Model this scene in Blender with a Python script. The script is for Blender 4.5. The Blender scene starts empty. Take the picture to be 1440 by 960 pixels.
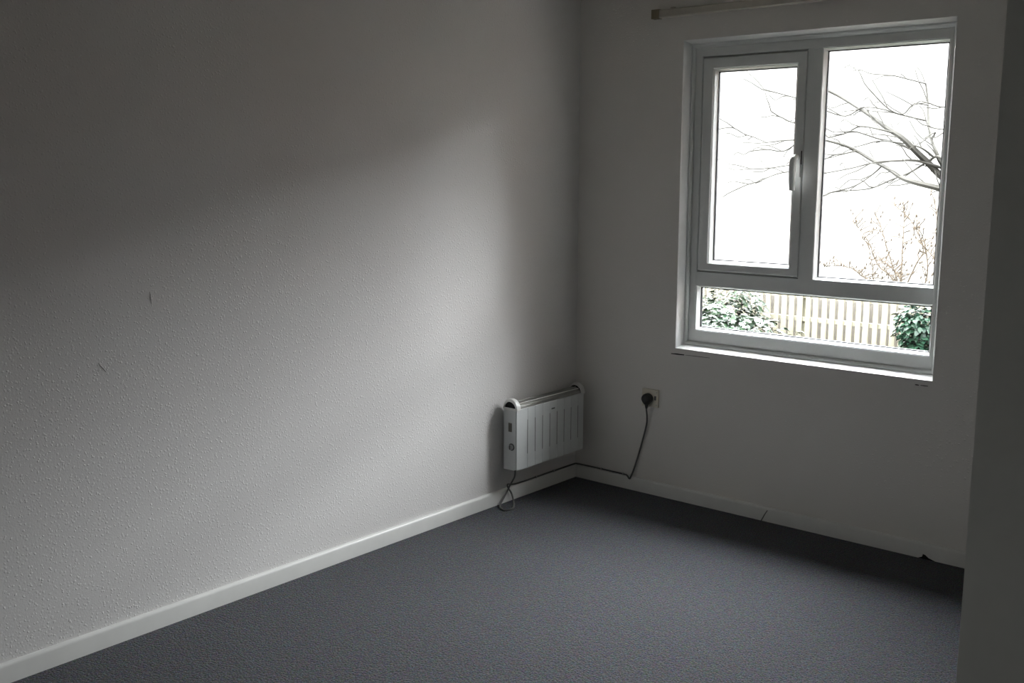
import bpy, bmesh, math, random
from mathutils import Vector, Matrix
random.seed(7)
SC = bpy.context.scene
COL = SC.collection

# ------------------------------------------------------------------ camera
YAW, PITCH, ROLL = -0.7040, -0.1630, 0.0020
CAM = Vector((3.167, -4.241, 1.577))
fw = Vector((math.sin(YAW) * math.cos(PITCH), math.cos(YAW) * math.cos(PITCH), math.sin(PITCH)))
rt = Vector((math.cos(YAW), -math.sin(YAW), 0.0))
up = rt.cross(fw)
r2 = math.cos(ROLL) * rt + math.sin(ROLL) * up
u2 = -math.sin(ROLL) * rt + math.cos(ROLL) * up
cd = bpy.data.cameras.new('camera')
cd.sensor_width = 36.0
cd.lens = 1472.0 / 1440.0 * 36.0
cd.clip_start = 0.02
cd.clip_end = 500
cam = bpy.data.objects.new('camera', cd)
COL.objects.link(cam)
cam.matrix_world = Matrix(((r2.x, u2.x, -fw.x, CAM.x), (r2.y, u2.y, -fw.y, CAM.y), (r2.z, u2.z, -fw.z, CAM.z), (0, 0, 0, 1)))
SC.camera = cam

# ------------------------------------------------------------------ sky: even winter overcast, brighter towards the zenith
SKY = 7.0
world = bpy.data.worlds.new('overcast_sky')
SC.world = world
world.use_nodes = True
nt = world.node_tree
nt.nodes.clear()
wo = nt.nodes.new('ShaderNodeOutputWorld')
bg = nt.nodes.new('ShaderNodeBackground')
tc = nt.nodes.new('ShaderNodeTexCoord')
sx = nt.nodes.new('ShaderNodeSeparateXYZ')
mr = nt.nodes.new('ShaderNodeMapRange')
mr.inputs['From Min'].default_value = 0.0
mr.inputs['From Max'].default_value = 1.0
mr.inputs['To Min'].default_value = 0.50 * SKY
mr.inputs['To Max'].default_value = 1.5 * SKY
nt.links.new(tc.outputs['Generated'], sx.inputs[0])
nt.links.new(sx.outputs['Z'], mr.inputs['Value'])
nt.links.new(mr.outputs[0], bg.inputs['Strength'])
bg.inputs['Color'].default_value = (0.95, 0.975, 1.0, 1)
nt.links.new(bg.outputs[0], wo.inputs[0])

# light portal: only guides the sampling of the sky through the window opening, emits nothing
pl = bpy.data.lights.new('window_portal', 'AREA')
pl.shape = 'RECTANGLE'
pl.size, pl.size_y = 1.24, 1.40
pl.cycles.is_portal = True
po = bpy.data.objects.new('window_portal', pl)
COL.objects.link(po)
po.location = (1.165, 0.295, 1.4475)
po.rotation_euler = (math.radians(-90), 0, 0)

SC.view_settings.view_transform = 'Standard'
SC.view_settings.look = 'None'
SC.view_settings.exposure = 3.1
SC.view_settings.gamma = 1.0
SC.view_settings.use_curve_mapping = False
try:
    SC.cycles.use_denoising = True
    SC.cycles.max_bounces = 12
    SC.cycles.diffuse_bounces = 8
    SC.cycles.transparent_max_bounces = 16
except Exception:
    pass


# ------------------------------------------------------------------ materials
class N:
    def __init__(self, name):
        self.m = bpy.data.materials.new(name)
        self.m.use_nodes = True
        self.t = self.m.node_tree
        self.b = self.t.nodes['Principled BSDF']

    def node(self, kind, **kw):
        n = self.t.nodes.new(kind)
        for k, v in kw.items():
            if k in n.inputs:
                n.inputs[k].default_value = v
            else:
                setattr(n, k, v)
        return n

    def link(self, a, b):
        self.t.links.new(a, b)

    def coord(self, scale=(1, 1, 1), kind='Object'):
        c = self.node('ShaderNodeTexCoord')
        mp = self.node('ShaderNodeMapping')
        mp.inputs['Scale'].default_value = scale
        self.link(c.outputs[kind], mp.inputs[0])
        return mp.outputs[0]


def plain(name, col, rough=0.5, spec=0.5, metal=0.0, vary=0.06, nscale=30.0):
    n = N(name)
    v = n.coord()
    tx = n.node('ShaderNodeTexNoise', Scale=nscale, Detail=4.0)
    n.link(v, tx.inputs['Vector'])
    cr = n.node('ShaderNodeValToRGB')
    cr.color_ramp.elements[0].position = 0.3
    cr.color_ramp.elements[1].position = 0.7
    cr.color_ramp.elements[0].color = tuple(c * (1 - vary) for c in col) + (1,)
    cr.color_ramp.elements[1].color = tuple(min(1, c * (1 + vary)) for c in col) + (1,)
    n.link(tx.outputs['Fac'], cr.inputs[0])
    n.link(cr.outputs[0], n.b.inputs['Base Color'])
    n.b.inputs['Roughness'].default_value = rough
    n.b.inputs['Specular IOR Level'].default_value = spec
    n.b.inputs['Metallic'].default_value = metal
    return n.m


def woodchip(name, col, strength):
    """painted woodchip paper: scattered raised flecks over a slightly uneven wall"""
    n = N(name)
    v = n.coord()
    warp = n.node('ShaderNodeTexNoise', Scale=60.0, Detail=2.0)
    n.link(v, warp.inputs['Vector'])
    wm = n.node('ShaderNodeVectorMath', operation='SCALE')
    n.link(warp.outputs['Color'], wm.inputs[0])
    wm.inputs['Scale'].default_value = 0.012
    ad = n.node('ShaderNodeVectorMath', operation='ADD')
    n.link(v, ad.inputs[0])
    n.link(wm.outputs[0], ad.inputs[1])
    vo = n.node('ShaderNodeTexVoronoi', Scale=88.0)
    n.link(ad.outputs[0], vo.inputs['Vector'])
    fl = n.node('ShaderNodeMapRange')
    fl.interpolation_type = 'SMOOTHSTEP'
    fl.inputs['From Min'].default_value = 0.42
    fl.inputs['From Max'].default_value = 0.16
    n.link(vo.outputs['Distance'], fl.inputs['Value'])
    # each fleck has its own height; many are lost under the paint
    sp = n.node('ShaderNodeSeparateColor')
    n.link(vo.outputs['Color'], sp.inputs[0])
    pw = n.node('ShaderNodeMath', operation='POWER')
    n.link(sp.outputs[0], pw.inputs[0])
    pw.inputs[1].default_value = 2.2
    mu = n.node('ShaderNodeMath', operation='MULTIPLY')
    n.link(fl.outputs[0], mu.inputs[0])
    n.link(pw.outputs[0], mu.inputs[1])
    fine = n.node('ShaderNodeTexNoise', Scale=170.0, Detail=3.0)
    n.link(v, fine.inputs['Vector'])
    fm = n.node('ShaderNodeMath', operation='MULTIPLY_ADD')
    n.link(fine.outputs['Fac'], fm.inputs[0])
    fm.inputs[1].default_value = 0.28
    n.link(mu.outputs[0], fm.inputs[2])
    bp = n.node('ShaderNodeBump', Strength=strength, Distance=0.0020)
    n.link(fm.outputs[0], bp.inputs['Height'])
    n.link(bp.outputs[0], n.b.inputs['Normal'])
    big = n.node('ShaderNodeTexNoise', Scale=1.7, Detail=3.0)
    n.link(v, big.inputs['Vector'])
    cr = n.node('ShaderNodeValToRGB')
    cr.color_ramp.elements[0].position = 0.3
    cr.color_ramp.elements[1].position = 0.7
    cr.color_ramp.elements[0].color = tuple(c * 0.97 for c in col) + (1,)
    cr.color_ramp.elements[1].color = tuple(col) + (1,)
    n.link(big.outputs['Fac'], cr.inputs[0])
    n.link(cr.outputs[0], n.b.inputs['Base Color'])
    n.b.inputs['Roughness'].default_value = 0.75
    n.b.inputs['Specular IOR Level'].default_value = 0.25
    return n.m


def carpet_mat():
    n = N('grey_loop_carpet')
    v = n.coord()
    a = n.node('ShaderNodeTexNoise', Scale=190.0, Detail=5.0, Roughness=0.75)
    n.link(v, a.inputs['Vector'])
    b = n.node('ShaderNodeTexVoronoi', Scale=130.0)
    n.link(v, b.inputs['Vector'])
    cr = n.node('ShaderNodeValToRGB')
    e = cr.color_ramp.elements
    e[0].position = 0.40
    e[0].color = (0.008, 0.010, 0.014, 1)
    e[1].position = 0.60
    e[1].color = (0.126, 0.130, 0.148, 1)
    n.link(a.outputs['Fac'], cr.inputs[0])
    # random tufts of slightly different dye
    mx = n.node('ShaderNodeMix', data_type='RGBA', blend_type='MULTIPLY')
    mx.inputs[0].default_value = 0.45
    n.link(cr.outputs[0], mx.inputs[6])
    n.link(b.outputs['Color'], mx.inputs[7])
    big = n.node('ShaderNodeTexNoise', Scale=2.2, Detail=3.0)
    n.link(v, big.inputs['Vector'])
    n.link(mx.outputs[2], n.b.inputs['Base Color'])
    ad = n.node('ShaderNodeMath', operation='SUBTRACT')
    n.link(a.outputs['Fac'], ad.inputs[0])
    n.link(b.outputs['Distance'], ad.inputs[1])
    bp = n.node('ShaderNodeBump', Strength=0.8, Distance=0.006)
    n.link(ad.outputs[0], bp.inputs['Height'])
    n.link(bp.outputs[0], n.b.inputs['Normal'])
    n.b.inputs['Roughness'].default_value = 0.95
    n.b.inputs['Specular IOR Level'].default_value = 0.1
    n.b.inputs['Sheen Weight'].default_value = 0.15
    return n.m


def glass_mat():
    n = N('clear_pane')
    n.t.nodes.remove(n.b)
    out = n.t.nodes['Material Output']
    tr = n.node('ShaderNodeBsdfTransparent')
    tr.inputs[0].default_value = (0.985, 0.99, 0.985, 1)
    gl = n.node('ShaderNodeBsdfGlossy', Roughness=0.0)
    lw = n.node('ShaderNodeLayerWeight', Blend=0.5)
    p5 = n.node('ShaderNodeMath', operation='POWER')
    n.link(lw.outputs['Facing'], p5.inputs[0])
    p5.inputs[1].default_value = 5.0
    fr = n.node('ShaderNodeMath', operation='MULTIPLY_ADD')
    n.link(p5.outputs[0], fr.inputs[0])
    fr.inputs[1].default_value = 0.90
    fr.inputs[2].default_value = 0.025
    mx = n.node('ShaderNodeMixShader')
    n.link(fr.outputs[0], mx.inputs[0])
    n.link(tr.outputs[0], mx.inputs[1])
    n.link(gl.outputs[0], mx.inputs[2])
    n.link(mx.outputs[0], out.inputs['Surface'])
    return n.m


def leaf_mat(name, dark, light, rough):
    n = N(name)
    v = n.coord()
    tx = n.node('ShaderNodeTexNoise', Scale=9.0, Detail=3.0)
    n.link(v, tx.inputs['Vector'])
    oi = n.node('ShaderNodeObjectInfo')
    ad = n.node('ShaderNodeMath', operation='MULTIPLY_ADD')
    n.link(oi.outputs['Random'], ad.inputs[0])
    ad.inputs[1].default_value = 0.3
    n.link(tx.outputs['Fac'], ad.inputs[2])
    cr = n.node('ShaderNodeValToRGB')
    cr.color_ramp.elements[0].position = 0.4
    cr.color_ramp.elements[1].position = 0.85
    cr.color_ramp.elements[0].color = dark + (1,)
    cr.color_ramp.elements[1].color = light + (1,)
    n.link(ad.outputs[0], cr.inputs[0])
    n.link(cr.outputs[0], n.b.inputs['Base Color'])
    n.b.inputs['Roughness'].default_value = rough
    n.b.inputs['Specular IOR Level'].default_value = 0.04 if rough > 0.25 else 0.08
    return n.m


M = {}
M['wall'] = woodchip('painted_woodchip_paper', (0.69, 0.675, 0.665), 0.85)
M['wall_b'] = woodchip('painted_plaster_paper', (0.72, 0.70, 0.67), 0.35)
M['wall_c'] = woodchip('beige_painted_paper', (0.56, 0.53, 0.48), 0.35)
M['ceiling'] = plain('ceiling_paint', (0.50, 0.48, 0.45), 0.9, 0.2, vary=0.02, nscale=6)
M['skirt'] = plain('gloss_white_woodwork', (0.68, 0.68, 0.66), 0.35, 0.5, vary=0.03, nscale=12)
M['reveal'] = plain('white_reveal_paint', (0.74, 0.745, 0.74), 0.30, 0.5, vary=0.02)
M['pvc'] = plain('white_pvc', (0.70, 0.72, 0.71), 0.32, 0.5, vary=0.015)
M['handle'] = plain('white_painted_metal', (0.72, 0.73, 0.72), 0.28, 0.5, vary=0.02)
M['gasket'] = plain('black_rubber_gasket', (0.012, 0.012, 0.015), 0.6, 0.3)
M['glass'] = glass_mat()
M['carpet'] = carpet_mat()
M['heater'] = plain('white_enamel', (0.60, 0.62, 0.62), 0.32, 0.5, vary=0.02)
M['heater_cap'] = plain('white_moulded_plastic', (0.70, 0.70, 0.68), 0.35, 0.5, vary=0.02)
M['heater_rail'] = plain('grey_metal_outlet', (0.30, 0.30, 0.28), 0.30, 0.5, metal=0.7, vary=0.05)
M['dark'] = plain('shade_pointer_black', (0.012, 0.012, 0.012), 0.8, 0.2)  # painted shade in the heater openings, also the dial pointer
M['knob'] = plain('grey_control_plastic', (0.10, 0.10, 0.10), 0.4, 0.5)
M['switch'] = plain('smoked_neon_switch', (0.13, 0.12, 0.10), 0.35, 0.5)
M['cable'] = plain('grey_flex_sheath', (0.095, 0.095, 0.090), 0.35, 0.5)
M['clip'] = plain('pale_cable_clip', (0.35, 0.35, 0.34), 0.4, 0.5)
M['plug'] = plain('black_plug_rubber', (0.022, 0.021, 0.020), 0.4, 0.5)
M['socket'] = plain('cream_socket_plastic', (0.62, 0.58, 0.48), 0.35, 0.5, vary=0.02)
M['track'] = plain('aged_cream_track', (0.47, 0.44, 0.385), 0.5, 0.4, vary=0.05)
M['track_end'] = plain('brown_end_stop', (0.24, 0.205, 0.14), 0.5, 0.4)
M['crackm'] = plain('crack_joint_dark', (0.01, 0.01, 0.01), 0.9, 0.1)
M['door'] = plain('white_door_paint', (0.64, 0.65, 0.63), 0.4, 0.5, vary=0.02)
M['brass'] = plain('brushed_handle_metal', (0.5, 0.5, 0.48), 0.3, 0.5, metal=1.0)
M['fence'] = plain('weathered_softwood', (0.082, 0.077, 0.056), 0.8, 0.2, vary=0.18, nscale=14)
M['earth'] = plain('leaf_litter', (0.0075, 0.0062, 0.0042), 0.95, 0.1, vary=0.5, nscale=16)
M['grass'] = plain('pale_winter_grass', (0.012, 0.013, 0.009), 0.95, 0.1, vary=0.15, nscale=3)
M['stone'] = plain('weathered_sill_stone', (0.035, 0.034, 0.032), 0.85, 0.2, vary=0.1)
M['brick'] = plain('weathered_brick', (0.085, 0.055, 0.042), 0.9, 0.2, vary=0.25, nscale=9)
M['tile'] = plain('slate_roof', (0.045, 0.045, 0.048), 0.8, 0.2, vary=0.2, nscale=6)
M['hill'] = plain('pale_hill_grass', (0.0235, 0.0225, 0.0205), 0.95, 0.1, vary=0.15, nscale=1.5)
M['bark'] = plain('grey_bark', (0.0085, 0.0078, 0.0060), 0.85, 0.2, vary=0.3, nscale=20)
M['dry'] = plain('dry_tan_stem', (0.016, 0.011, 0.006), 0.85, 0.2, vary=0.3, nscale=20)
M['laurel'] = leaf_mat('glossy_laurel_leaf', (0.0020, 0.0060, 0.0032), (0.0095, 0.0175, 0.0085), 0.22)
M['darkleaf'] = leaf_mat('dull_evergreen_leaf', (0.0018, 0.0045, 0.0020), (0.0075, 0.0130, 0.0060), 0.30)
M['ivy'] = leaf_mat('dark_ivy_leaf', (0.002, 0.006, 0.004), (0.008, 0.019, 0.011), 0.20)


# ------------------------------------------------------------------ mesh helpers
def tag(o, label=None, cat=None, group=None, kind=None):
    if label: o['label'] = label
    if cat: o['category'] = cat
    if group: o['group'] = group
    if kind: o['kind'] = kind
    return o


def link(name, me, mat, parent=None, smooth=False):
    if mat is not None:
        me.materials.append(mat)
    if smooth:
        for p in me.polygons:
            p.use_smooth = True
    o = bpy.data.objects.new(name, me)
    COL.objects.link(o)
    if parent is not None:
        o.parent = parent
        o.matrix_parent_inverse = Matrix.Translation(-parent.location) if parent.type == 'EMPTY' else Matrix.Identity(4)
    return o


def empty(name, loc=(0, 0, 0)):
    o = bpy.data.objects.new(name, None)
    o.empty_display_size = 0.05
    o.location = loc
    COL.objects.link(o)
    return o


def obj(name, bm, mat, parent=None, smooth=False, bevel=0.0, seg=2, angle=None):
    if bevel > 0:
        es = [e for e in bm.edges if len(e.link_faces) == 2 and e.calc_face_angle(0) > 0.6]
        bmesh.ops.bevel(bm, geom=es, offset=bevel, segments=seg, affect='EDGES', profile=0.5, clamp_overlap=True)
    bmesh.ops.recalc_face_normals(bm, faces=bm.faces)
    me = bpy.data.meshes.new(name)
    bm.to_mesh(me)
    bm.free()
    o = link(name, me, mat, parent, smooth or bevel > 0)
    if smooth or bevel > 0:
        bm2 = bmesh.new()
        bm2.from_mesh(me)
        lim = angle if angle else 0.7
        for e in bm2.edges:
            if len(e.link_faces) == 2:
                e.smooth = e.calc_face_angle(0) < lim
        bm2.to_mesh(me)
        bm2.free()
    return o


def box(bm, x0, x1, y0, y1, z0, z1):
    v = [bm.verts.new(c) for c in ((x0, y0, z0), (x1, y0, z0), (x1, y1, z0), (x0, y1, z0), (x0, y0, z1), (x1, y0, z1), (x1, y1, z1), (x0, y1, z1))]
    for f in ((0, 3, 2, 1), (4, 5, 6, 7), (0, 1, 5, 4), (1, 2, 6, 5), (2, 3, 7, 6), (3, 0, 4, 7)):
        bm.faces.new([v[i] for i in f])
    return v


def boxobj(name, b, mat, parent=None, bevel=0.0, seg=2):
    bm = bmesh.new()
    box(bm, *b)
    return obj(name, bm, mat, parent, bevel=bevel, seg=seg)


def ring(bm, loops):
    """rectangular rings ((x0,x1,z0,z1), y) joined one to the next and closed: mitred frames in the window plane"""
    vs = []
    for (x0, x1, z0, z1), y in loops:
        vs.append([bm.verts.new(c) for c in ((x0, y, z0), (x1, y, z0), (x1, y, z1), (x0, y, z1))])
    n = len(vs)
    for i in range(n):
        a, b = vs[i], vs[(i + 1) % n]
        for k in range(4):
            bm.faces.new((a[k], a[(k + 1) % 4], b[(k + 1) % 4], b[k]))


def ringobj(name, loops, mat, parent=None, bevel=0.0):
    bm = bmesh.new()
    ring(bm, loops)
    return obj(name, bm, mat, parent, bevel=bevel)


def inset(r, d):
    return (r[0] + d, r[1] - d, r[2] + d, r[3] - d)


def prism(bm, prof, a, b, axis):
    """closed 2D profile swept from a to b along an axis: 'x' -> (y,z), 'y' -> (x,z), 'z' -> (x,y)"""
    def P(p, t):
        return {'x': (t, p[0], p[1]), 'y': (p[0], t, p[1]), 'z': (p[0], p[1], t)}[axis]
    A = [bm.verts.new(P(p, a)) for p in prof]
    B = [bm.verts.new(P(p, b)) for p in prof]
    n = len(prof)
    for i in range(n):
        bm.faces.new((A[i], A[(i + 1) % n], B[(i + 1) % n], B[i]))
    bm.faces.new(A[::-1])
    bm.faces.new(B)


def smooth_path(pts, n=6):
    pts = [Vector(p) for p in pts]
    out = []
    for i in range(len(pts) - 1):
        p0 = pts[max(i - 1, 0)]; p1 = pts[i]; p2 = pts[i + 1]; p3 = pts[min(i + 2, len(pts) - 1)]
        for k in range(n):
            t = k / n
            out.append(0.5 * ((2 * p1) + (p2 - p0) * t + (2 * p0 - 5 * p1 + 4 * p2 - p3) * t * t + (3 * p1 - p0 - 3 * p2 + p3) * t ** 3))
    out.append(pts[-1])
    return out


def tube(bm, pts, radii, sides=6, flat=1.0):
    pts = [Vector(p) for p in pts]
    if not hasattr(radii, '__len__'):
        radii = [radii] * len(pts)
    rings = []
    ref = Vector((0, 0, 1))
    for i, p in enumerate(pts):
        t = (pts[min(i + 1, len(pts) - 1)] - pts[max(i - 1, 0)]).normalized()
        if abs(t.dot(ref)) > 0.95:
            ref = Vector((1, 0, 0)) if abs(t.x) < 0.8 else Vector((0, 1, 0))
        u = t.cross(ref).normalized()
        w = u.cross(t).normalized()
        ref = w
        rings.append([bm.verts.new(p + radii[i] * (math.cos(a) * u + flat * math.sin(a) * w)) for a in [2 * math.pi * k / sides for k in range(sides)]])
    for a, b in zip(rings[:-1], rings[1:]):
        for k in range(sides):
            bm.faces.new((a[k], a[(k + 1) % sides], b[(k + 1) % sides], b[k]))
    bm.faces.new(rings[0][::-1])
    bm.faces.new(rings[-1])


def lathe(bm, prof, centre, axis, sides=24):
    """profile of (radius, height) turned about an axis through centre"""
    ax = Vector(axis).normalized()
    u = ax.orthogonal().normalized()
    w = ax.cross(u)
    c = Vector(centre)
    rings = []
    for r, h in prof:
        if r < 1e-6:
            rings.append([bm.verts.new(c + ax * h)])
        else:
            rings.append([bm.verts.new(c + ax * h + r * (math.cos(2 * math.pi * k / sides) * u + math.sin(2 * math.pi * k / sides) * w)) for k in range(sides)])
    for a, b in zip(rings[:-1], rings[1:]):
        for k in range(sides):
            k2 = (k + 1) % sides
            if len(a) == 1:
                bm.faces.new((a[0], b[k2], b[k]))
            elif len(b) == 1:
                bm.faces.new((a[k], a[k2], b[0]))
            else:
                bm.faces.new((a[k], a[k2], b[k2], b[k]))
    if len(rings[0]) > 1: bm.faces.new(rings[0][::-1])
    if len(rings[-1]) > 1: bm.faces.new(rings[-1])


# ------------------------------------------------------------------ the room shell
RX, RY, RH = 3.50, -4.60, 2.42          # room: x 0..RX, y RY..0
T = 0.30                                # outer wall thickness
O = (0.585, 1.785, 0.740, 2.155)        # window opening in the wall face: x0,x1,z0,z1

bm = bmesh.new()
box(bm, -0.12, RX + 1.3, RY - 0.12, T, -0.10, 0.0)
tag(obj('floor', bm, M['carpet']), 'dark blue-grey carpeted floor', 'floor', kind='structure')

bm = bmesh.new()
box(bm, -0.12, RX + 1.3, RY - 0.12, T, RH, RH + 0.1)
tag(obj('ceiling', bm, M['ceiling']), 'plain off-white ceiling', 'ceiling', kind='structure')

bm = bmesh.new()
box(bm, -0.12, 0.0, RY - 0.12, T, 0, RH)
tag(obj('wall_left', bm, M['wall']), 'pale wall covered in bumpy painted woodchip paper', 'wall', kind='structure')

# the window wall, with its opening right through
bm = bmesh.new()
W0 = (0.0, RX + 1.3, 0.0, RH)
OO = (0.520, O[1], O[2], O[3])           # the outer leaf opens wider at the casement side
ring(bm, [(W0, 0.0), (O, 0.0), (O, 0.134), (OO, 0.134), (OO, T), (W0, T)])
wall_back = tag(obj('wall_back', bm, M['wall_b']), 'pale wall with the window in it', 'wall', kind='structure')

# right wall with a doorway beyond the frame edge, and a small closed lobby behind it
DY0, DY1, DH = -3.55, -2.79, 2.0
bm = bmesh.new()
box(bm, RX, RX + 0.1, RY - 0.12, DY0, 0, RH)
box(bm, RX, RX + 0.1, DY1, 0, 0, RH)
box(bm, RX, RX + 0.1, DY0, DY1, DH, RH)
tag(obj('wall_right', bm, M['wall_c']), 'pale side wall with a doorway', 'wall', kind='structure')
bm = bmesh.new()
box(bm, 0, RX + 1.3, RY - 0.12, RY, 0, RH)
tag(obj('wall_front', bm, M['wall_b']), 'pale wall behind the viewer', 'wall', kind='structure')
bm = bmesh.new()
box(bm, RX + 1.2, RX + 1.3, RY, 0, 0, RH)
tag(obj('wall_lobby', bm, M['wall_c']), 'pale lobby wall beyond the doorway', 'wall', kind='structure')

# skirting boards: rounded top edge
SH, ST = 0.066, 0.016
prof = [(0, -0.004), (ST, -0.004), (ST, SH - 0.011), (ST - 0.0015, SH - 0.005), (ST - 0.005, SH - 0.001), (ST - 0.009, SH), (0, SH)]
bm = bmesh.new()
prism(bm, prof, RY, 0.0, 'y')
tag(obj('baseboard_left', bm, M['skirt'], smooth=True), 'white painted skirting board under the woodchip wall', 'skirting board', kind='structure')
bm = bmesh.new()
prism(bm, [(-a, b) for a, b in prof], ST, RX, 'x')
bb = tag(obj('baseboard_back', bm, M['skirt'], smooth=True), 'white painted skirting board below the window', 'skirting board', kind='structure')
bm = bmesh.new()
prism(bm, [(RX - a, b) for a, b in prof], DY1 + 0.06, -ST, 'y')
tag(obj('baseboard_right', bm, M['skirt'], smooth=True), 'white painted skirting board along the side wall', 'skirting board', kind='structure')
bm = bmesh.new()
# butt joint of two skirting lengths and a gnawed nick at the carpet edge
v = [bm.verts.new(c) for c in ((1.069, -ST - 0.0004, 0.0), (1.075, -ST - 0.0004, 0.0), (1.092, -ST - 0.0004, 0.036), (1.103, -ST - 0.0004, 0.054), (1.098, -ST - 0.0004, 0.054), (1.086, -ST - 0.0004, 0.034))]
w = [bm.verts.new((p.co.x, -ST + 0.002, p.co.z)) for p in v]
bm.faces.new(v)
bm.faces.new(w[::-1])
for i in range(6):
    bm.faces.new((v[i], v[(i + 1) % 6], w[(i + 1) % 6], w[i]))
obj('joint', bm, M['knob'], bb)
bm = bmesh.new()
v = [bm.verts.new(c) for c in ((1.780, -ST - 0.0005, 0.0), (1.850, -ST - 0.0005, 0.0), (1.822, -ST - 0.0005, 0.008), (1.808, -ST - 0.0005, 0.018), (1.798, -ST - 0.0005, 0.020), (1.796, -ST - 0.0005, 0.008))]
w = [bm.verts.new((p.co.x, -ST + 0.003, p.co.z)) for p in v]
bm.faces.new(v)
bm.faces.new(w[::-1])
for i in range(6):
    bm.faces.new((v[i], v[(i + 1) % 6], w[(i + 1) % 6], w[i]))
obj('nick', bm, M['crackm'], bb)

# dark slivers painting the shadowed joint under the window board
for pts, wd in (([(0.562, 0.7115), (0.598, 0.7125), (0.634, 0.7130)], 0.0034), ([(0.640, 0.7132), (0.70, 0.7142), (0.770, 0.7148)], 0.0013),
                ([(1.716, 0.7165), (1.722, 0.7168), (1.732, 0.7166)], 0.0026), ([(1.738, 0.7168), (1.752, 0.7172), (1.768, 0.7170)], 0.0018)):
    bm = bmesh.new()
    tube(bm, [(x, -0.0004, z) for x, z in pts], [wd * 0.6, wd, wd * 0.7], 6, 1.0)
    for vv in bm.verts:
        vv.co.y = max(vv.co.y, -0.0008)
    obj('crack', bm, M['crackm'], wall_back)

# two long splinters standing proud in the woodchip paper
wl = bpy.data.objects['wall_left']
for p, q in (((-2.574, 0.958), (-2.548, 0.925)), ((-2.377, 1.172), (-2.374, 1.130))):
    bm = bmesh.new()
    tube(bm, [(0.0, p[0], p[1]), (0.0016, (p[0] + q[0]) / 2, (p[1] + q[1]) / 2), (0.0, q[0], q[1])], [0.0010, 0.0019, 0.0010], 6)
    obj('splinter', bm, M['wall'], wl, smooth=True)

# the door leaf that stands open at the frame's edge
d = empty('door_1', (2.759, -2.80, 0.0))
tag(d, 'white painted door standing open at the picture edge', 'door', kind='structure')
boxobj('door_leaf', (2.757, RX - 0.012, -2.80, -2.762, 0.008, 1.985), M['door'], d, bevel=0.003)
for z in (0.25, 1.75):
    bm = bmesh.new()
    tube(bm, [(RX - 0.006, -2.803, z - 0.05), (RX - 0.006, -2.803, z + 0.05)], 0.006, 8)
    obj('hinge', bm, M['brass'], d, smooth=True)
for i, (b) in enumerate(((RX - 0.015, RX + 0.115, DY1, DY1 + 0.055, 0, DH + 0.055), (RX - 0.015, RX + 0.115, DY0 - 0.055, DY0, 0, DH + 0.055), (RX - 0.015, RX + 0.115, DY0, DY1, DH, DH + 0.055))):
    tag(boxobj('trim_%d' % (i + 1), b, M['skirt'], bevel=0.004), ['white door jamb on the hinge side', 'white door jamb on the latch side', 'white door head above the doorway'][i], 'door frame', kind='structure')

# ------------------------------------------------------------------ the window
win = empty('window_1', (1.185, 0.0, 0.74))
tag(win, 'white plastic window with one opening casement over a low fixed light', 'window', kind='structure')
S = (O[0] + 0.012, O[1] - 0.012, O[2] + 0.014, O[3] - 0.013)      # reveal splays inwards to this
B = (S[0] + 0.014, S[1] - 0.014, S[2] + 0.016, S[3] - 0.018)      # edge of the bead against the frame
YF, YB = 0.070, 0.130                                             # faces of the plastic frame
ringobj('reveal_lining', [(inset(O, -0.0005), -0.0012), (inset(O, 0.0006), -0.0012), (inset(O, 0.003), 0.004), (S, 0.050), (S, 0.069), (inset(O, -0.0005), 0.069)], M['reveal'], win)
ringobj('trim_bead', [(S, 0.0505), (inset(S, 0.006), 0.0495), (inset(S, 0.011), 0.0525), (B, 0.060), (B, 0.0695), (S, 0.0695)], M['pvc'], win)
FI = (0.648, 1.742, 0.828, 2.083)
ringobj('outer_frame', [(inset(O, -0.0005), YF), (inset(B, 0.003), YF), (inset(B, 0.004), YF - 0.002), ((FI[0] - 0.003, FI[1] + 0.003, FI[2] - 0.003, FI[3] + 0.003), YF - 0.002), (FI, YF + 0.001), (FI, YB), (inset(O, -0.0005), YB)], M['pvc'], win)
TZ0, TZ1 = 1.040, 1.104
MX0, MX1 = 1.156, 1.222
boxobj('transom', (FI[0] - 0.002, FI[1] + 0.002, YF - 0.0015, YB, TZ0, TZ1), M['pvc'], win, bevel=0.002)
boxobj('mullion', (MX0, MX1, YF - 0.0017, YB, TZ1 - 0.001, FI[3] + 0.002), M['pvc'], win, bevel=0.002)


def light(parent, r, yf, yg, sl=0.011):
    """sloping glazing bead, black gasket and pane in an opening r"""
    g = inset(r, sl)
    ringobj('glazing_bead', [(inset(r, -0.001), yf), (inset(r, 0.002), yf), (g, yg - 0.004), (g, yg + 0.012), (inset(r, -0.001), yg + 0.012)], M['pvc'], parent)
    ringobj('gasket', [(inset(g, -0.001), yg - 0.005), (inset(g, 0.0035), yg - 0.004), (inset(g, 0.0035), yg + 0.006), (inset(g, -0.001), yg + 0.006)], M['gasket'], parent)
    p = inset(g, -0.002)
    boxobj('pane', (p[0], p[1], yg - 0.002, yg + 0.002, p[2], p[3]), M['glass'], parent)


light(win, (FI[0], FI[1], FI[2], TZ0), YF + 0.001, 0.100)
light(win, (MX1, FI[1], TZ1, FI[3]), YF + 0.001, 0.100)

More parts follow.
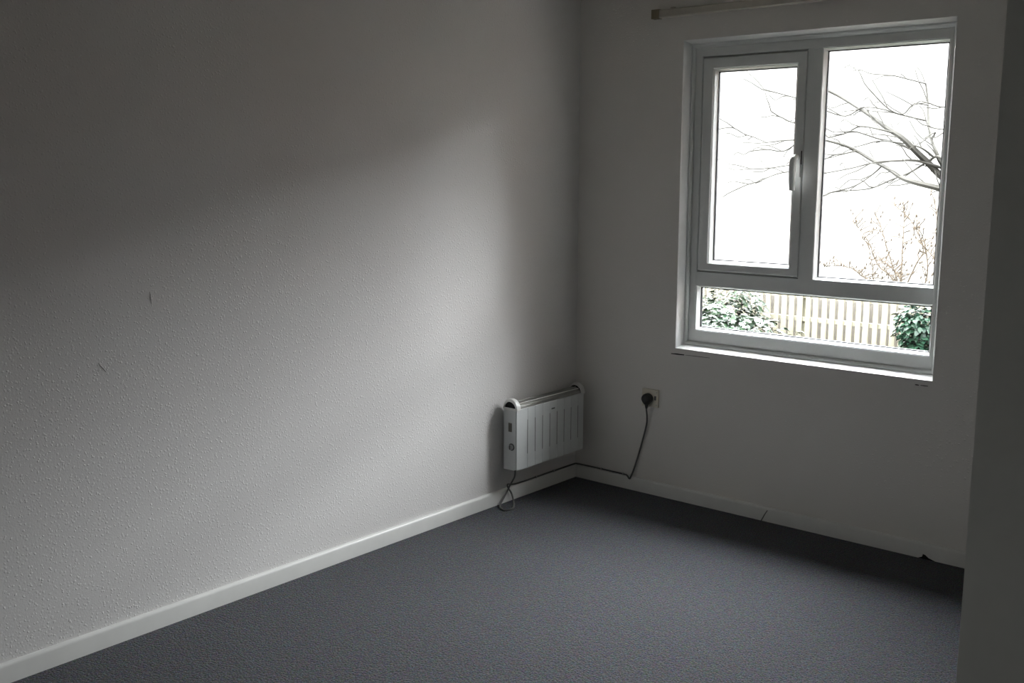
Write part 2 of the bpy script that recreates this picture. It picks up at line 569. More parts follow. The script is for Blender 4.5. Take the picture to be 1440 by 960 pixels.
# casement sash, a hair proud of the frame, in a shadow gap
SO = (0.655, 1.1535, 1.1125, 2.0755)
SI = (0.709, 1.112, 1.150, 2.026)
bm = bmesh.new()
ring(bm, [(inset(SO, 0.0), 0.064), (inset(SO, 0.003), 0.061), ((SI[0] - 0.004, SI[1] + 0.004, SI[2] - 0.004, SI[3] + 0.004), 0.061), (SI, 0.066), (SI, 0.122), (inset(SO, -0.0085), 0.122), (inset(SO, -0.0085), 0.094), (inset(SO, 0.0), 0.094)])
sash = obj('casement_sash', bm, M['pvc'], win)
sash.matrix_parent_inverse = Matrix.Translation(-win.location)
light(sash, SI, 0.067, 0.094)

# lever handle on the closing stile: back plate, neck and a drooping grip
hx = 1.135
bm = bmesh.new()
box(bm, hx - 0.013, hx + 0.013, 0.051, 0.0615, 1.545, 1.650)
hp = obj('handle', bm, M['handle'], sash, bevel=0.004)
bm = bmesh.new()
path = smooth_path([(hx, 0.054, 1.628), (hx, 0.032, 1.630), (hx, 0.014, 1.618), (hx, 0.008, 1.585), (hx, 0.010, 1.535), (hx, 0.014, 1.490)], 6)
n = len(path)
tube(bm, path, [0.0125 + 0.003 * math.sin(math.pi * i / (n - 1)) for i in range(n)], 12, 0.8)
obj('handle_grip', bm, M['handle'], sash, smooth=True)
bm = bmesh.new()
box(bm, hx + 0.0135, hx + 0.0165, 0.0585, 0.062, 1.60, 1.658)
obj('latch_slot', bm, M['gasket'], sash)

# outside sill
bm = bmesh.new()
prism(bm, [(YB, 0.741), (YB, 0.806), (T + 0.004, 0.796), (T + 0.004, 0.741)], OO[0] + 0.001, OO[1] - 0.001, 'x')
prism(bm, [(T + 0.0045, 0.735), (T + 0.0045, 0.796), (T + 0.07, 0.790), (T + 0.07, 0.735)], OO[0] - 0.05, OO[1] + 0.05, 'x')
obj('outer_sill', bm, M['stone'], win)

# ------------------------------------------------------------------ curtain track above the window
tr = empty('curtain_track', (1.19, 0.0, 2.275))
tag(tr, 'pale curtain track fixed to the wall above the window', 'curtain track')
bm = bmesh.new()
prism(bm, [(-0.020, 2.258), (-0.034, 2.258), (-0.040, 2.263), (-0.040, 2.290), (-0.036, 2.294), (-0.016, 2.294), (-0.014, 2.290), (-0.014, 2.262)], 0.470, 1.950, 'x')
obj('rail', bm, M['track'], tr, smooth=True)
for x in (0.434, 1.950):
    boxobj('end_stop', (x, x + 0.040, -0.043, -0.012, 2.256, 2.297), M['track_end'], tr, bevel=0.006)
for x in (0.52, 1.0, 1.45, 1.90):
    boxobj('bracket', (x, x + 0.018, -0.016, 0.0, 2.262, 2.305), M['track'], tr, bevel=0.002)

# ------------------------------------------------------------------ electric panel heater
HX0, HX1 = 0.022, 0.100
HY0, HY1 = -0.596, -0.070
HZ0, HZ1 = 0.174, 0.468
ht = empty('panel_heater', (0.06, -0.333, HZ0))
tag(ht, 'white electric panel heater hung low on the wall in the corner', 'heater')
# casing: open behind the louvred front
bm = bmesh.new()
prism(bm, [(HX0, HZ0), (HX1 - 0.016, HZ0), (HX1 - 0.004, HZ0 + 0.006), (HX1 - 0.004, HZ1), (HX0, HZ1)], HY0, HY1, 'y')
cas = obj('casing', bm, M['heater'], ht, bevel=0.003)
# front panel: shallow full-height ribs, dark strips painting the shade in the openings
ys = [-0.514 + 0.0567 * i for i in range(8)]
cols = [HY0 + 0.002]
kinds = []
for y in ys:
    kinds.append('p'); cols.append(y - 0.0022)
    kinds.append('s'); cols.append(y + 0.0022)
kinds.append('p'); cols.append(HY1 - 0.002)
zr = [HZ0 + 0.003, 0.244, 0.410, HZ1 - 0.001]
xf, xb, xr = HX1 + 0.0005, HX1 - 0.0035, HX1 - 0.0008
bm = bmesh.new()


def quad(*c):
    bm.faces.new([bm.verts.new(p) for p in c])


for i, k in enumerate(kinds):
    a, b = cols[i], cols[i + 1]
    for j in range(3):
        z0, z1 = zr[j], zr[j + 1]
        if k == 'p':
            quad((xf, a, z0), (xf, b, z0), (xf, b, z1), (xf, a, z1))
        else:
            m = (a + b) / 2
            dx = xr if j != 1 else xb
            quad((xf, a, z0), (dx, m, z0), (dx, m, z1), (xf, a, z1))
            quad((dx, m, z0), (xf, b, z0), (xf, b, z1), (dx, m, z1))
for z, s in ((zr[0], -1), (zr[3], 1)):
    quad((xf, cols[0], z), (xf, cols[-1], z), (xb, cols[-1], z), (xb, cols[0], z))
for y in (cols[0], cols[-1]):
    quad((xf, y, zr[0]), (xf, y, zr[3]), (xb, y, zr[3]), (xb, y, zr[0]))
bmesh.ops.remove_doubles(bm, verts=bm.verts, dist=1e-5)
fp = obj('front_panel', bm, M['heater'], ht)
for y in ys:
    boxobj('slot_shade', (HX1 - 0.0032, HX1 - 0.0002, y - 0.0018, y + 0.0018, 0.244, 0.410), M['dark'], fp)  # near-black strip stands for the shade inside the opening
boxobj('badge', (HX1 + 0.0004, HX1 + 0.0012, -0.332, -0.306, 0.427, 0.4335), M['knob'], fp)
# rounded end caps with a dark plug painting the mouth's shade, joined by the grey outlet rail
CX, CZ, CR = 0.0615, 0.466, 0.0445


def cap(y0, y1, out):
    """arched end piece with a half-round opening"""
    bm = bmesh.new()
    n = 16
    A = [math.pi * i / n for i in range(n + 1)]
    ro, ri = CR, CR - 0.009

    def loop(r, y, dz=0.0, sq=1.0):
        return [bm.verts.new((CX + r * math.cos(a), y, CZ + dz + r * sq * math.sin(a))) for a in A]
    yo, yi = (y0, y1) if out < 0 else (y1, y0)
    mid = (yo + yi) / 2
    L = [loop(ri, yi, 0.004, 0.95), loop(ri, yo, 0.004, 0.95), loop(ro - 0.004, yo, 0, 1.1), loop(ro, yo * 0.75 + mid * 0.25, 0, 1.13), loop(ro + 0.001, mid, 0, 1.15), loop(ro, yi, 0, 1.1)]
    for a, b in zip(L, L[1:] + L[:1]):
        for i in range(n):
            bm.faces.new((a[i], a[i + 1], b[i + 1], b[i]))
    for e in (0, n):
        bm.faces.new([l[e] for l in L])
    box(bm, CX - CR + 0.003, CX + CR - 0.003, min(y0, y1) + 0.001, max(y0, y1) - 0.001, CZ - 0.002, CZ + 0.007)
    c = obj('end_cap', bm, M['heater_cap'], ht, smooth=True)
    bm = bmesh.new()
    ym = yi - (yi - yo) * 0.72
    prism(bm, [(CX + (ri + 0.001) * math.cos(a), CZ + 0.004 + (ri + 0.001) * 0.95 * math.sin(a)) for a in A], ym, yi, 'y')  # dark plug set near the front so the mouth reads black
    obj('mouth_shade', bm, M['dark'], c)


cap(HY0 - 0.004, HY0 + 0.026, -1)
cap(HY1 - 0.022, HY1 + 0.006, 1)
bm = bmesh.new()
prism(bm, [(CX + 0.034 * math.cos(a), CZ + 0.0295 * math.sin(a)) for a in [math.pi * i / 12 for i in range(13)]], HY0 + 0.02, HY1 - 0.018, 'y')
rail = obj('outlet_grille', bm, M['heater_rail'], ht, smooth=True)
for k, a in enumerate((0.45, 0.95, 1.50, 2.05, 2.60)):
    bm = bmesh.new()
    c = (CX + 0.0345 * math.cos(a), CZ + 0.0305 * math.sin(a))
    tube(bm, [(c[0], HY0 + 0.02, c[1]), (c[0], HY1 - 0.018, c[1])], 0.0024, 8)
    obj('louvre', bm, M['heater_cap'] if k == 1 else M['heater_rail'], rail, smooth=True)
# controls on the near end
boxobj('rocker_switch', (0.054, 0.072, HY0 - 0.004, HY0 + 0.002, 0.360, 0.402), M['switch'], ht, bevel=0.0025)
bm = bmesh.new()
lathe(bm, [(0.0175, 0.0), (0.0175, 0.002), (0.0155, 0.003), (0.0145, 0.0028)], (0.071, HY0, 0.287), (0, -1, 0), 28)
kb = obj('thermostat_dial', bm, M['knob'], ht, smooth=True)
bm = bmesh.new()
lathe(bm, [(0.0125, 0.002), (0.0125, 0.011), (0.0112, 0.013), (0.0, 0.013)], (0.071, HY0, 0.287), (0, -1, 0), 24)
obj('dial_cap', bm, M['clip'], kb, smooth=True)
boxobj('dial_pointer', (0.0692, 0.0728, HY0 - 0.0145, HY0 - 0.012, 0.277, 0.298), M['dark'], kb)
for y in (-0.50, -0.17):
    boxobj('wall_bracket', (0.0, HX0 + 0.002, y, y + 0.03, 0.22, 0.42), M['heater'], ht, bevel=0.002)

# ------------------------------------------------------------------ socket and flex
so = empty('wall_socket', (0.455, 0.0, 0.481))
tag(so, 'cream single switched wall socket with a black plug in it', 'socket')
boxobj('face_plate', (0.410, 0.501, -0.010, 0.0, 0.438, 0.524), M['socket'], so, bevel=0.003)
boxobj('rocker', (0.4815, 0.4905, -0.013, -0.009, 0.474, 0.494), M['knob'], so, bevel=0.0015)
for z in (0.450, 0.512):
    bm = bmesh.new()
    lathe(bm, [(0.0028, 0), (0.0028, 0.0012), (0, 0.0014)], (0.4925, -0.0098, z), (0, -1, 0), 10)
    obj('screw', bm, M['clip'], so, smooth=True)

fx = empty('power_flex', (0.20, -0.02, 0.07))
tag(fx, 'grey power flex with a black plug running along the skirting from the heater', 'cable')
R = 0.0042
CZt = SH + R + 0.0005
path = smooth_path([(0.088, -0.590, 0.176), (0.078, -0.583, 0.140), (0.046, -0.578, 0.092), (0.028, -0.580, 0.055), (0.040, -0.640, 0.012),
                    (0.060, -0.664, 0.0050), (0.098, -0.676, 0.0050), (0.112, -0.640, 0.0050), (0.088, -0.598, 0.0050), (0.050, -0.556, 0.010), (0.027, -0.545, 0.040),
                    (0.024, -0.566, 0.072), (0.016, -0.560, 0.086), (0.011, -0.525, CZt + 0.006), (0.009, -0.47, CZt), (0.010, -0.34, CZt), (0.010, -0.20, CZt), (0.011, -0.07, CZt), (0.013, -0.022, CZt),
                    (0.022, -0.013, CZt), (0.07, -0.010, CZt), (0.175, -0.010, CZt), (0.310, -0.011, CZt), (0.336, -0.017, CZt - 0.002), (0.352, -0.0215, 0.058), (0.360, -0.020, 0.068),
                    (0.380, -0.012, 0.130), (0.417, -0.009, 0.260), (0.440, -0.012, 0.345), (0.447, -0.020, 0.390), (0.449, -0.030, 0.425), (0.450, -0.031, 0.440)], 7)
bm = bmesh.new()
tube(bm, path, R, 8)
obj('flex', bm, M['cable'], fx, smooth=True)
for x, y, ax in ((0.010, -0.337, 'y'), (0.010, -0.196, 'y'), (0.175, -0.010, 'x'), (0.309, -0.011, 'x')):
    bm = bmesh.new()
    pr = [(R * 1.5 * math.cos(a), R * 1.5 * math.sin(a)) for a in [2 * math.pi * i / 10 for i in range(10)]]
    if ax == 'y':
        prism(bm, [(x + a, CZt + b) for a, b in pr], y - 0.003, y + 0.003, 'y')
    else:
        prism(bm, [(y + a, CZt + b) for a, b in pr], x - 0.003, x + 0.003, 'x')
    obj('cable_clip', bm, M['clip'], fx, smooth=True)
# three-pin plug: domed body tapering down into the flex grip
bm = bmesh.new()
n = 28
layers = [(-0.0102, 0.94), (-0.016, 1.0), (-0.034, 0.97), (-0.043, 0.86), (-0.048, 0.62), (-0.0495, 0.25)]
px, pz = 0.449, 0.479
L = []
for y, s in layers:
    lp = []
    for i in range(n):
        a = 2 * math.pi * i / n
        x, z = 0.0265 * math.cos(a), 0.0265 * math.sin(a)
        if z < -0.008:
            x *= 1 - 0.30 * min(1, (-0.008 - z) / 0.018)
            z -= 0.006 * min(1, (-0.008 - z) / 0.018)
        lp.append(bm.verts.new((px + x * s, y, pz + z * s)))
    L.append(lp)
for a, b in zip(L[:-1], L[1:]):
    for i in range(n):
        bm.faces.new((a[i], a[(i + 1) % n], b[(i + 1) % n], b[i]))
bm.faces.new(L[0][::-1])
bm.faces.new(L[-1])
plug = obj('plug', bm, M['plug'], fx, smooth=True)
bm = bmesh.new()
tube(bm, [(px, -0.030, 0.458), (px, -0.030, 0.446), (px + 0.0005, -0.031, 0.432)], [0.0105, 0.0085, 0.0055], 10)
obj('flex_grip', bm, M['plug'], plug, smooth=True)

# ------------------------------------------------------------------ outside
GZ = -1.15
bm = bmesh.new()
box(bm, -90, 90, T + 0.02, 150, GZ - 0.2, GZ)
tag(obj('ground', bm, M['grass']), 'pale winter grass outside the window', 'ground', kind='structure')
# outer face of the house below the floor
bm = bmesh.new()
box(bm, -0.12, RX + 1.3, T - 0.06, T, GZ - 0.1, -0.02)
tag(obj('wall_foundation', bm, M['wall_b']), 'outer house wall below the window', 'wall', kind='structure')
# leaf-litter bank behind the fence
bm = bmesh.new()
nx = 60
rows = [(9.35, GZ), (9.75, -0.86), (10.1, -0.42), (10.5, -0.22), (11.2, -0.20), (12.2, -0.30), (13.5, GZ)]
G = []
for i in range(nx + 1):
    x = -11 + 14.0 * i / nx
    G.append([bm.verts.new((x, y + 0.05 * math.sin(3 * x + k), z if k in (0, 6) else z + 0.035 * math.sin(2.3 * x + 1.7 * k) + 0.02 * math.sin(7.1 * x + k))) for k, (y, z) in enumerate(rows)])
for i in range(nx):
    for k in range(len(rows) - 1):
        bm.faces.new((G[i][k], G[i][k + 1], G[i + 1][k + 1], G[i + 1][k]))
tag(obj('earth_bank', bm, M['earth'], smooth=True), 'low brown bank of leaf litter behind the fence', 'bank', kind='structure')

# pale hillside added for the blown-out background, raised to cut low sky light
bm = bmesh.new()
rows = [(13.0, GZ - 0.05), (16.0, -0.75), (22.0, 0.45), (30.0, 2.7), (42.0, 6.4), (60.0, 11.0), (90.0, 17.5)]
nx = 48
G = []
for i in range(nx + 1):
    x = -80 + 160.0 * i / nx
    G.append([bm.verts.new((x, y, z + (0.0 if k == 0 else 0.10 * k * math.sin(0.13 * x + 0.9 * k)))) for k, (y, z) in enumerate(rows)])
for i in range(nx):
    for k in range(len(rows) - 1):
        bm.faces.new((G[i][k], G[i][k + 1], G[i + 1][k + 1], G[i + 1][k]))
tag(obj('hillside', bm, M['hill'], smooth=True), 'pale hillside added beyond the garden fence', 'hillside', kind='structure')

# close-boarded paling fence
FY, FT = 9.0, -0.055
fe = empty('paling_fence', (-3.0, FY, GZ))
tag(fe, 'pale weathered fence of upright wooden palings seen through the low pane', 'fence')
me = None
pitch, pw = 0.1155, 0.071
x = -6.2
k = 0
while x < 0.4:
    if me is None:
        bm = bmesh.new()
        box(bm, -pw / 2, pw / 2, -0.010, 0.010, 0, FT - GZ - 0.05)
        me = bpy.data.meshes.new('paling')
        bmesh.ops.bevel(bm, geom=list(bm.edges), offset=0.003, segments=1, affect='EDGES')
        bm.to_mesh(me)
        bm.free()
        me.materials.append(M['fence'])
    o = bpy.data.objects.new('paling', me)
    COL.objects.link(o)
    o.parent = fe
    wide = 1.0
    o.location = (x + 3.0 + random.uniform(-0.006, 0.006), random.uniform(-0.003, 0.003), 0.05 + random.uniform(-0.008, 0.008))
    o.rotation_euler = (0, random.uniform(-0.006, 0.006), random.uniform(-0.03, 0.03))
    o.scale = (random.uniform(0.9, 1.1), 1, 1)
    x += pitch
    k += 1
for z in (FT - 0.045, -0.415, GZ + 0.25):
    boxobj('rail', (-6.25, 0.45, FY + 0.012, FY + 0.045, z - 0.028, z + 0.028), M['fence'], fe, bevel=0.003)
for x in (-5.55, -2.92, -0.30):
    boxobj('post', (x - 0.05, x + 0.05, FY + 0.046, FY + 0.14, GZ, FT + 0.02), M['fence'], fe, bevel=0.005)


# added, unseen: overhang, two wings and a brick house that block sky light
bm = bmesh.new()
prism(bm, [(T, 2.50), (T + 0.34, 2.50), (T + 0.34, 2.66), (T, 2.90)], -0.5, 2.6, 'x')  # overhang added to cut steep sky light on the floor
tag(obj('added_eaves', bm, M['brick']), 'overhang added outside above the window to block high sky', 'added_eaves', kind='structure')
wx, wy = 2.60, 1.60
wing = empty('added_wing', (4.2, 1.1, GZ))  # added out of view, narrows the sky reaching the left wall
tag(wing, 'brick wing added outside beside the window to block sky light', 'wing', kind='structure')
boxobj('wall', (wx, 5.8, T + 0.001, wy, GZ, 2.6), M['brick'], wing)
bm = bmesh.new()
prism(bm, [(wx - 0.35, 2.6), (5.8, 2.6), (5.8, 4.3), (4.3, 4.3)], T + 0.001, wy + 0.3, 'y')
obj('roof', bm, M['tile'], wing)
lw = empty('added_wing', (-2.0, 1.1, GZ))  # added out of view, darkens the floor at the window's right end
tag(lw, 'added brick wing on the casement side, blocking sky light', 'wing', kind='structure')
boxobj('wall', (-3.6, -0.50, T + 0.001, 1.75, GZ, 2.6), M['brick'], lw)
bm = bmesh.new()
prism(bm, [(-0.20, 2.6), (-3.6, 2.6), (-3.6, 4.3), (-2.1, 4.3)], T + 0.001, 2.0, 'y')
obj('roof', bm, M['tile'], lw)
nh = empty('added_house', (8.2, 13.5, GZ))  # added out of view, hides low sky from the left wall
tag(nh, 'added brick house with a dark tiled roof, blocking low sky', 'house', kind='structure')
boxobj('wall', (3.6, 13.0, 11.2, 16.5, GZ - 0.1, 3.2), M['brick'], nh)
bm = bmesh.new()
prism(bm, [(10.8, 3.15), (16.9, 3.15), (13.85, 5.5)], 3.3, 13.3, 'x')
obj('roof', bm, M['tile'], nh)
for x in (4.6, 7.4, 10.2):
    for z in (-0.3, 1.8):
        w = boxobj('window', (x, x + 1.3, 11.14, 11.21, z, z + 1.2), M['pvc'], nh)
        boxobj('pane', (x + 0.08, x + 1.22, 11.12, 11.14, z + 0.08, z + 1.12), M['gasket'], w)

# ---- leaves
def leaf_mesh(name, L, Wd, mat, fold=0.25, droop=0.22):
    """pointed leaf with a folded midrib and a drooping tip"""
    st = [(0.0, 0.0), (0.12, 0.55), (0.35, 1.0), (0.62, 0.85), (0.85, 0.42), (1.0, 0.0)]
    vs, fs, idx = [], [], []
    for t, w in st:
        zc = -droop * L * t * t
        row = []
        if w == 0.0:
            row = [len(vs)] * 3
            vs.append((t * L, 0, zc))
        else:
            for s in (-1, 0, 1):
                row.append(len(vs))
                vs.append((t * L, s * w * Wd / 2, zc + abs(s) * fold * w * Wd / 2))
        idx.append(row)
    for a, b in zip(idx[:-1], idx[1:]):
        for s in (0, 1):
            f = []
            for q in (a[s], a[s + 1], b[s + 1], b[s]):
                if q not in f:
                    f.append(q)
            fs.append(f)
    me = bpy.data.meshes.new(name)
    me.from_pydata(vs, [], fs)
    me.materials.append(mat)
    for p in me.polygons:
        p.use_smooth = True
    return me


def leaf_pose(c, outward):
    """a matrix that puts a leaf at c, its blade facing up and outward, pointing out and down"""
    o = Vector(outward).normalized()
    nrm = (Vector((0, 0, 1)) * random.uniform(0.5, 1.1) + o * random.uniform(0.15, 0.8) + Vector([random.uniform(-0.45, 0.45) for _ in range(3)])).normalized()
    d = (o + Vector([random.uniform(-1.0, 1.0) for _ in range(3)]))
    d = (d - nrm * d.dot(nrm)).normalized()
    s = nrm.cross(d)
    return Matrix(((d.x, s.x, nrm.x, c[0]), (d.y, s.y, nrm.y, c[1]), (d.z, s.z, nrm.z, c[2]), (0, 0, 0, 1)))


def bush(name, label, lobes, L, Wd, mat, n_single, n_bulk, n_stem, sc=(0.75, 1.25)):
    """lobes: (centre, radii). Outer leaves are single parts, the inner mass is one joined part"""
    base = empty(name, (sum(l[0][0] for l in lobes) / len(lobes), sum(l[0][1] for l in lobes) / len(lobes), GZ))
    tag(base, label, 'shrub')
    lm = leaf_mesh('leaf', L, Wd, mat)
    inv = Matrix.Translation(-base.location)

    def spot(r0, r1, front):
        while True:
            c, r = random.choices(lobes, weights=[l[1][0] * l[1][2] for l in lobes])[0]
            u = Vector([random.gauss(0, 1) for _ in range(3)]).normalized()
            if front and (u.y > 0.25 or u.z < -0.45):
                continue
            k = random.uniform(r0, r1)
            p = Vector((c[0] + u.x * r[0] * k, c[1] + u.y * r[1] * k, c[2] + u.z * r[2] * k))
            if p.z > GZ + 0.03:
                return p, u
    for i in range(n_single):
        p, u = spot(0.93, 1.06, True)
        o = bpy.data.objects.new('leaf', lm)
        COL.objects.link(o)
        o.parent = base
        k = random.uniform(*sc)
        o.matrix_local = inv @ leaf_pose(p, u) @ Matrix.Scale(k, 4)
    vs, fs = [], []
    lv = [v.co.copy() for v in lm.vertices]
    lf = [tuple(p.vertices) for p in lm.polygons]
    for i in range(n_bulk):
        p, u = spot(0.45, 0.97, False)
        m = leaf_pose(p, u) @ Matrix.Scale(random.uniform(*sc), 4)
        b0 = len(vs)
        vs += [tuple(m @ v) for v in lv]
        fs += [tuple(b0 + q for q in f) for f in lf]
    me = bpy.data.meshes.new('foliage')
    me.from_pydata(vs, [], fs)
    fo = link('foliage', me, mat, base, True)
    fo['kind'] = 'stuff'
    bm = bmesh.new()
    for i in range(n_stem):
        c, r = random.choice(lobes)
        x0 = c[0] + random.uniform(-0.3, 0.3) * r[0]
        y0 = c[1] + random.uniform(-0.3, 0.3) * r[1]
        tp = (c[0] + random.uniform(-0.7, 0.7) * r[0], c[1] + random.uniform(-0.5, 0.5) * r[1], c[2] + r[2] * random.uniform(0.3, 0.7))
        tube(bm, smooth_path([(x0, y0, GZ), ((x0 + tp[0]) / 2 + 0.05, (y0 + tp[1]) / 2, (GZ + tp[2]) / 2), tp], 3), [0.014, 0.013, 0.012, 0.010, 0.008, 0.006, 0.004], 5)
    obj('stems', bm, M['bark'], base, smooth=True)
    return base


bush('laurel_shrub', 'spreading glossy-leaved laurel shrub in front of the pale fence',
     [((-3.55, 7.75, -0.62), (0.55, 0.42, 0.46)), ((-3.00, 7.80, -0.70), (0.50, 0.42, 0.44)), ((-2.55, 7.95, -0.86), (0.40, 0.38, 0.42))],
     0.120, 0.050, M['laurel'], 290, 1500, 14)
bush('evergreen_bush', 'taller dark evergreen bush rising behind the laurel against the fence',
     [((-3.66, 8.50, -0.40), (0.46, 0.30, 0.44)), ((-4.25, 8.50, -0.48), (0.45, 0.30, 0.38))],
     0.105, 0.042, M['darkleaf'], 250, 1300, 10)
bush('ivy_clump', 'dense dark ivy clump covering the fence at the low pane corner',
     [((-1.28, 8.72, -0.33), (0.27, 0.20, 0.33)), ((-1.18, 8.70, -0.78), (0.30, 0.22, 0.40))],
     0.080, 0.055, M['ivy'], 260, 1300, 8)

# ---- bare tree: its trunk stands beyond the window's edge, its branches reach across the panes
bt = empty('bare_tree', (0.55, 8.2, GZ))
tag(bt, 'leafless tree reaching long bare branches across the upper panes', 'tree')
bm = bmesh.new()
tp = smooth_path([(0.55, 8.2, GZ), (0.50, 8.2, -0.3), (0.42, 8.2, 0.55), (0.30, 8.22, 1.25), (0.28, 8.25, 2.1), (0.20, 8.3, 3.1), (0.26, 8.3, 4.2)], 5)
tube(bm, tp, [0.17 - 0.125 * i / (len(tp) - 1) for i in range(len(tp))], 12)
obj('trunk', bm, M['bark'], bt, smooth=True)
BR = [
    (0.042, [(0.38, 8.2, 0.75), (-0.1, 8.25, 1.02), (-0.55, 8.25, 1.24), (-0.92, 8.21, 1.49), (-1.06, 8.04, 1.67), (-1.12, 7.85, 1.78), (-1.25, 7.75, 1.93), (-1.44, 7.8, 2.04), (-1.72, 7.97, 2.2), (-2.02, 8.16, 2.35), (-2.24, 8.25, 2.46), (-2.37, 8.19, 2.53)]),
    (0.036, [(0.36, 8.2, 0.9), (-0.1, 7.95, 1.16), (-0.45, 7.75, 1.28), (-0.69, 7.59, 1.36), (-0.73, 7.42, 1.39), (-0.92, 7.35, 1.44), (-1.11, 7.44, 1.49), (-1.34, 7.62, 1.59), (-1.62, 7.79, 1.7), (-1.82, 7.85, 1.8), (-1.96, 7.75, 1.87), (-2.09, 7.56, 1.92)]),
    (0.026, [(0.33, 8.2, 1.05), (-0.3, 8.15, 1.22), (-0.7, 8.1, 1.42), (-0.91, 8.09, 1.64), (-0.98, 8.06, 1.79), (-1.08, 8.18, 1.93), (-1.19, 8.37, 2.14), (-1.27, 8.52, 2.4), (-1.31, 8.54, 2.58)]),
    (0.010, [(-1.08, 8.18, 1.93), (-0.98, 8.0, 2.0), (-1.06, 7.9, 1.93)]),
    (0.012, [(-1.33, 7.77, 1.98), (-1.49, 7.72, 2.03), (-1.82, 7.92, 2.08), (-2.04, 8.04, 2.01), (-2.25, 8.02, 1.96)]),
    (0.013, [(-1.09, 7.86, 1.77), (-1.41, 7.96, 1.89), (-1.65, 8.05, 1.94), (-1.89, 7.99, 2.02), (-1.99, 7.81, 2.02)]),
    (0.013, [(-0.60, 8.15, 1.36), (-0.89, 7.99, 1.71), (-1.06, 8.05, 1.67), (-1.22, 7.95, 1.55), (-1.35, 7.76, 1.47), (-1.53, 7.6, 1.37), (-1.8, 7.55, 1.34), (-2.06, 7.66, 1.31)]),
    (0.013, [(-0.92, 8.15, 1.60), (-1.13, 7.91, 1.68), (-1.3, 7.72, 1.68), (-1.49, 7.57, 1.66), (-1.74, 7.57, 1.6), (-2.12, 7.7, 1.54)]),
    (0.009, [(-1.82, 7.85, 1.80), (-1.9, 7.75, 1.77), (-1.98, 7.62, 1.75), (-2.19, 7.8, 1.7)]),
    (0.010, [(-1.0, 8.07, 1.72), (-1.05, 7.8, 1.82), (-1.24, 7.85, 1.87), (-1.6, 8.01, 1.91), (-1.82, 8.04, 1.87)]),
    (0.008, [(-1.19, 8.30, 2.14), (-1.40, 8.0, 2.21), (-1.57, 7.9, 2.27), (-1.84, 8.03, 2.3), (-2.05, 8.03, 2.21), (-2.23, 7.88, 2.27)]),
    (0.008, [(-1.24, 8.45, 2.33), (-1.26, 8.05, 2.32), (-1.36, 8.0, 2.21), (-1.47, 7.83, 2.27), (-1.61, 7.65, 2.46)]),
    (0.007, [(-1.31, 8.54, 2.58), (-1.38, 8.2, 2.61), (-1.47, 7.9, 2.64), (-1.75, 7.97, 2.68), (-1.87, 8.05, 2.74)]),
    (0.009, [(0.28, 8.25, 2.0), (-0.4, 8.1, 2.22), (-0.9, 7.93, 2.27), (-1.0, 7.74, 2.31), (-1.15, 7.7, 2.29)]),
    (0.009, [(0.29, 8.24, 1.8), (-0.4, 8.0, 1.98), (-0.83, 7.69, 2.02), (-0.93, 7.6, 2.06)]),
    (0.010, [(-2.09, 7.56, 1.92), (-2.42, 7.61, 1.93), (-2.73, 7.78, 1.93), (-3.02, 7.96, 1.92), (-3.26, 8.05, 1.99), (-3.34, 7.98, 2.02), (-3.43, 7.81, 2.1), (-3.51, 7.62, 2.08)]),
    (0.009, [(-2.12, 7.7, 1.54), (-2.37, 7.83, 1.55), (-2.64, 8.0, 1.56), (-2.85, 8.05, 1.54), (-2.94, 7.95, 1.5), (-2.99, 7.76, 1.44), (-3.09, 7.59, 1.39), (-3.31, 7.56, 1.29)]),
    (0.008, [(-2.22, 7.88, 2.27), (-2.49, 8.02, 2.17), (-2.68, 8.04, 2.14), (-2.83, 7.9, 2.22), (-2.86, 7.71, 2.28)]),
    (0.007, [(-2.37, 8.19, 2.53), (-2.55, 8.01, 2.42), (-2.7, 7.86, 2.46), (-2.8, 7.66, 2.5), (-2.88, 7.55, 2.53)]),
    (0.006, [(-2.45, 7.64, 1.93), (-2.6, 7.8, 1.86), (-2.74, 7.81, 1.8), (-2.84, 7.62, 1.82), (-3.04, 7.55, 1.8)]),
    (0.006, [(-2.2, 7.75, 1.56), (-2.48, 7.76, 1.64), (-2.77, 7.59, 1.6), (-2.98, 7.56, 1.59), (-3.29, 7.67, 1.64)]),
    (0.008, [(-1.45, 7.72, 1.63), (-1.58, 7.71, 1.51), (-1.72, 7.57, 1.39), (-2.02, 7.57, 1.31)]),
]
for r0, pts in BR:
    bm = bmesh.new()
    pa = smooth_path(pts, 5)
    n = len(pa)
    tube(bm, pa, [max(0.0075, 1.35 * r0 * (1 - 0.75 * i / (n - 1))) for i in range(n)], 6)
    br = obj('branch', bm, M['bark'], bt, smooth=True)
    bm = bmesh.new()
    made = 0
    for i in range(n // 4, n, 4 if r0 > 0.02 else 5):      # side twigs
        p = pa[i]
        if p.x > -0.6:
            continue
        t = (pa[min(i + 1, n - 1)] - pa[max(i - 1, 0)]).normalized()
        d = (t * random.uniform(0.5, 1.0) + Vector((random.uniform(-0.5, 0.1), random.uniform(-0.5, 0.5), random.uniform(-0.5, 0.6)))).normalized()
        ln = random.uniform(0.15, 0.42)
        q = [p, p + d * ln * 0.4 + Vector((0, 0, random.uniform(-0.02, 0.02))), p + d * ln * 0.75 + Vector((0, 0, random.uniform(-0.03, 0.05))), p + d * ln + Vector((-0.02, 0, random.uniform(-0.03, 0.07)))]
        tube(bm, smooth_path(q, 2), [0.0072 - 0.0004 * j for j in range(7)], 5)
        made += 1
    if made:
        o = obj('twigs', bm, M['bark'], br, smooth=True)
        o['kind'] = 'stuff'
    else:
        bm.free()

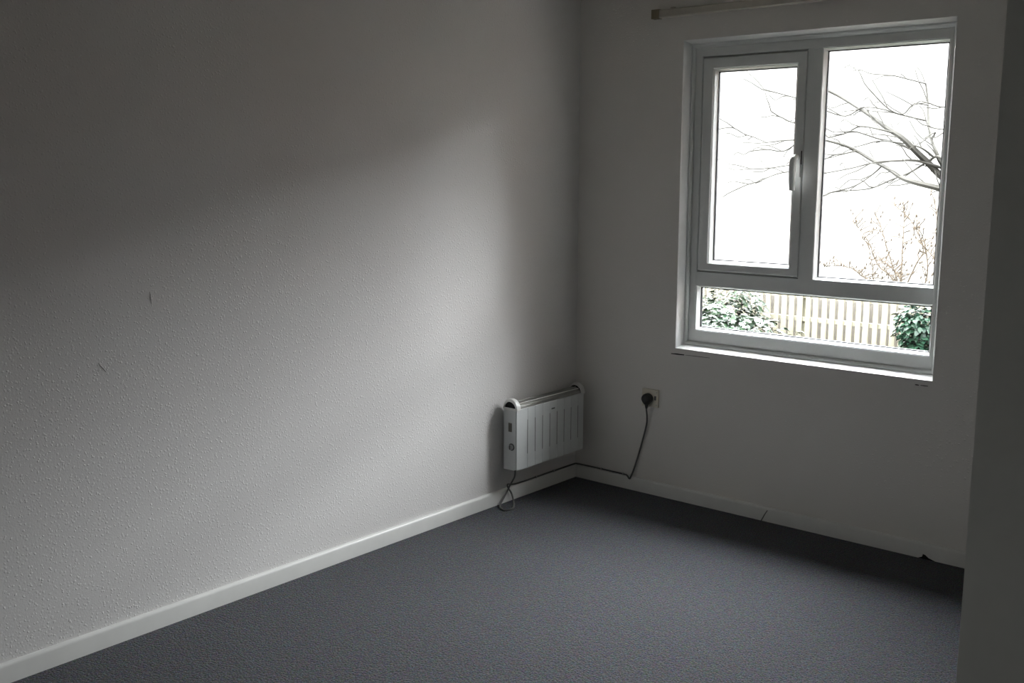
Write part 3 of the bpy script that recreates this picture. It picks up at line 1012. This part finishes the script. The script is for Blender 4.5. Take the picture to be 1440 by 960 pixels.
# ---- dry, leafless shrub on the bank
ds = empty('bare_shrub', (-2.35, 11.0, -0.25))
tag(ds, 'leafless tan shrub with upright dry stems behind the fence', 'shrub')
STM = [[(-2.4, 11.0, -0.09), (-2.56, 11.05, 0.07), (-2.74, 11.1, 0.19), (-2.92, 11.15, 0.52), (-3.11, 11.2, 0.72), (-3.22, 11.25, 0.8)],
       [(-2.45, 11.2, -0.11), (-2.55, 11.25, 0.11), (-2.69, 11.3, 0.42), (-2.82, 11.35, 0.73), (-2.93, 11.4, 0.91)],
       [(-2.34, 10.95, -0.08), (-2.35, 11.0, 0.14), (-2.37, 11.05, 0.45), (-2.39, 11.1, 0.75), (-2.42, 11.15, 1.06)],
       [(-2.25, 10.81, -0.06), (-2.36, 10.86, 0.1), (-2.51, 10.91, 0.22), (-2.68, 10.96, 0.27)],
       [(-2.3, 11.1, -0.09), (-2.19, 11.15, 0.24), (-2.12, 11.2, 0.45), (-2.31, 11.25, 0.8), (-2.49, 11.3, 0.97), (-2.64, 11.35, 1.07)],
       [(-2.07, 11.16, -0.08), (-2.05, 11.21, 0.2), (-2.14, 11.26, 0.55), (-2.28, 11.31, 0.8)],
       [(-1.81, 10.86, -0.04), (-1.84, 10.91, 0.48), (-1.88, 10.96, 0.88), (-1.94, 11.01, 1.12)],
       [(-1.70, 10.84, 0.1), (-1.79, 10.88, 0.27), (-1.97, 10.93, 0.45), (-2.2, 10.98, 0.64)],
       [(-2.6, 11.1, -0.18), (-2.89, 11.17, -0.05), (-3.03, 11.22, 0.0), (-3.19, 11.27, 0.09), (-3.44, 11.32, 0.12), (-3.69, 11.37, 0.08)],
       [(-2.5, 11.08, -0.2), (-2.77, 11.08, -0.06), (-2.83, 11.13, 0.16), (-2.93, 11.18, 0.47)]]
for pts in STM:
    bx, by = -2.35 + 0.35 * (pts[0][0] + 2.35), 11.0 + 0.3 * (pts[0][1] - 11.0)
    pa = smooth_path([(bx, by, -0.30)] + pts, 4)
    n = len(pa)
    bm = bmesh.new()
    tube(bm, pa, [0.0135 * (1 - 0.65 * i / (n - 1)) for i in range(n)], 6)
    st = obj('stem', bm, M['dry'], ds, smooth=True)
    bm = bmesh.new()
    for i in range(n // 4, n):
        for _ in range(2):
            p = pa[i]
            dr = Vector((random.uniform(-1, 1), random.uniform(-0.6, 0.6), random.uniform(0.1, 1.1))).normalized()
            ln = random.uniform(0.06, 0.22)
            q = [p, p + dr * ln * 0.5, p + dr * ln + Vector((random.uniform(-0.03, 0.03), 0, -0.02))]
            tube(bm, smooth_path(q, 2), [0.0062, 0.0060, 0.0056, 0.0052, 0.0046], 4)
            if random.random() < 0.5:                     # withered seed head at the tip
                tube(bm, [q[2], q[2] + Vector((0.008, 0, 0.02)), q[2] + Vector((0.010, 0, 0.045))], [0.005, 0.013, 0.003], 5)
    o = obj('twigs', bm, M['dry'], st, smooth=True)
    o['kind'] = 'stuff'
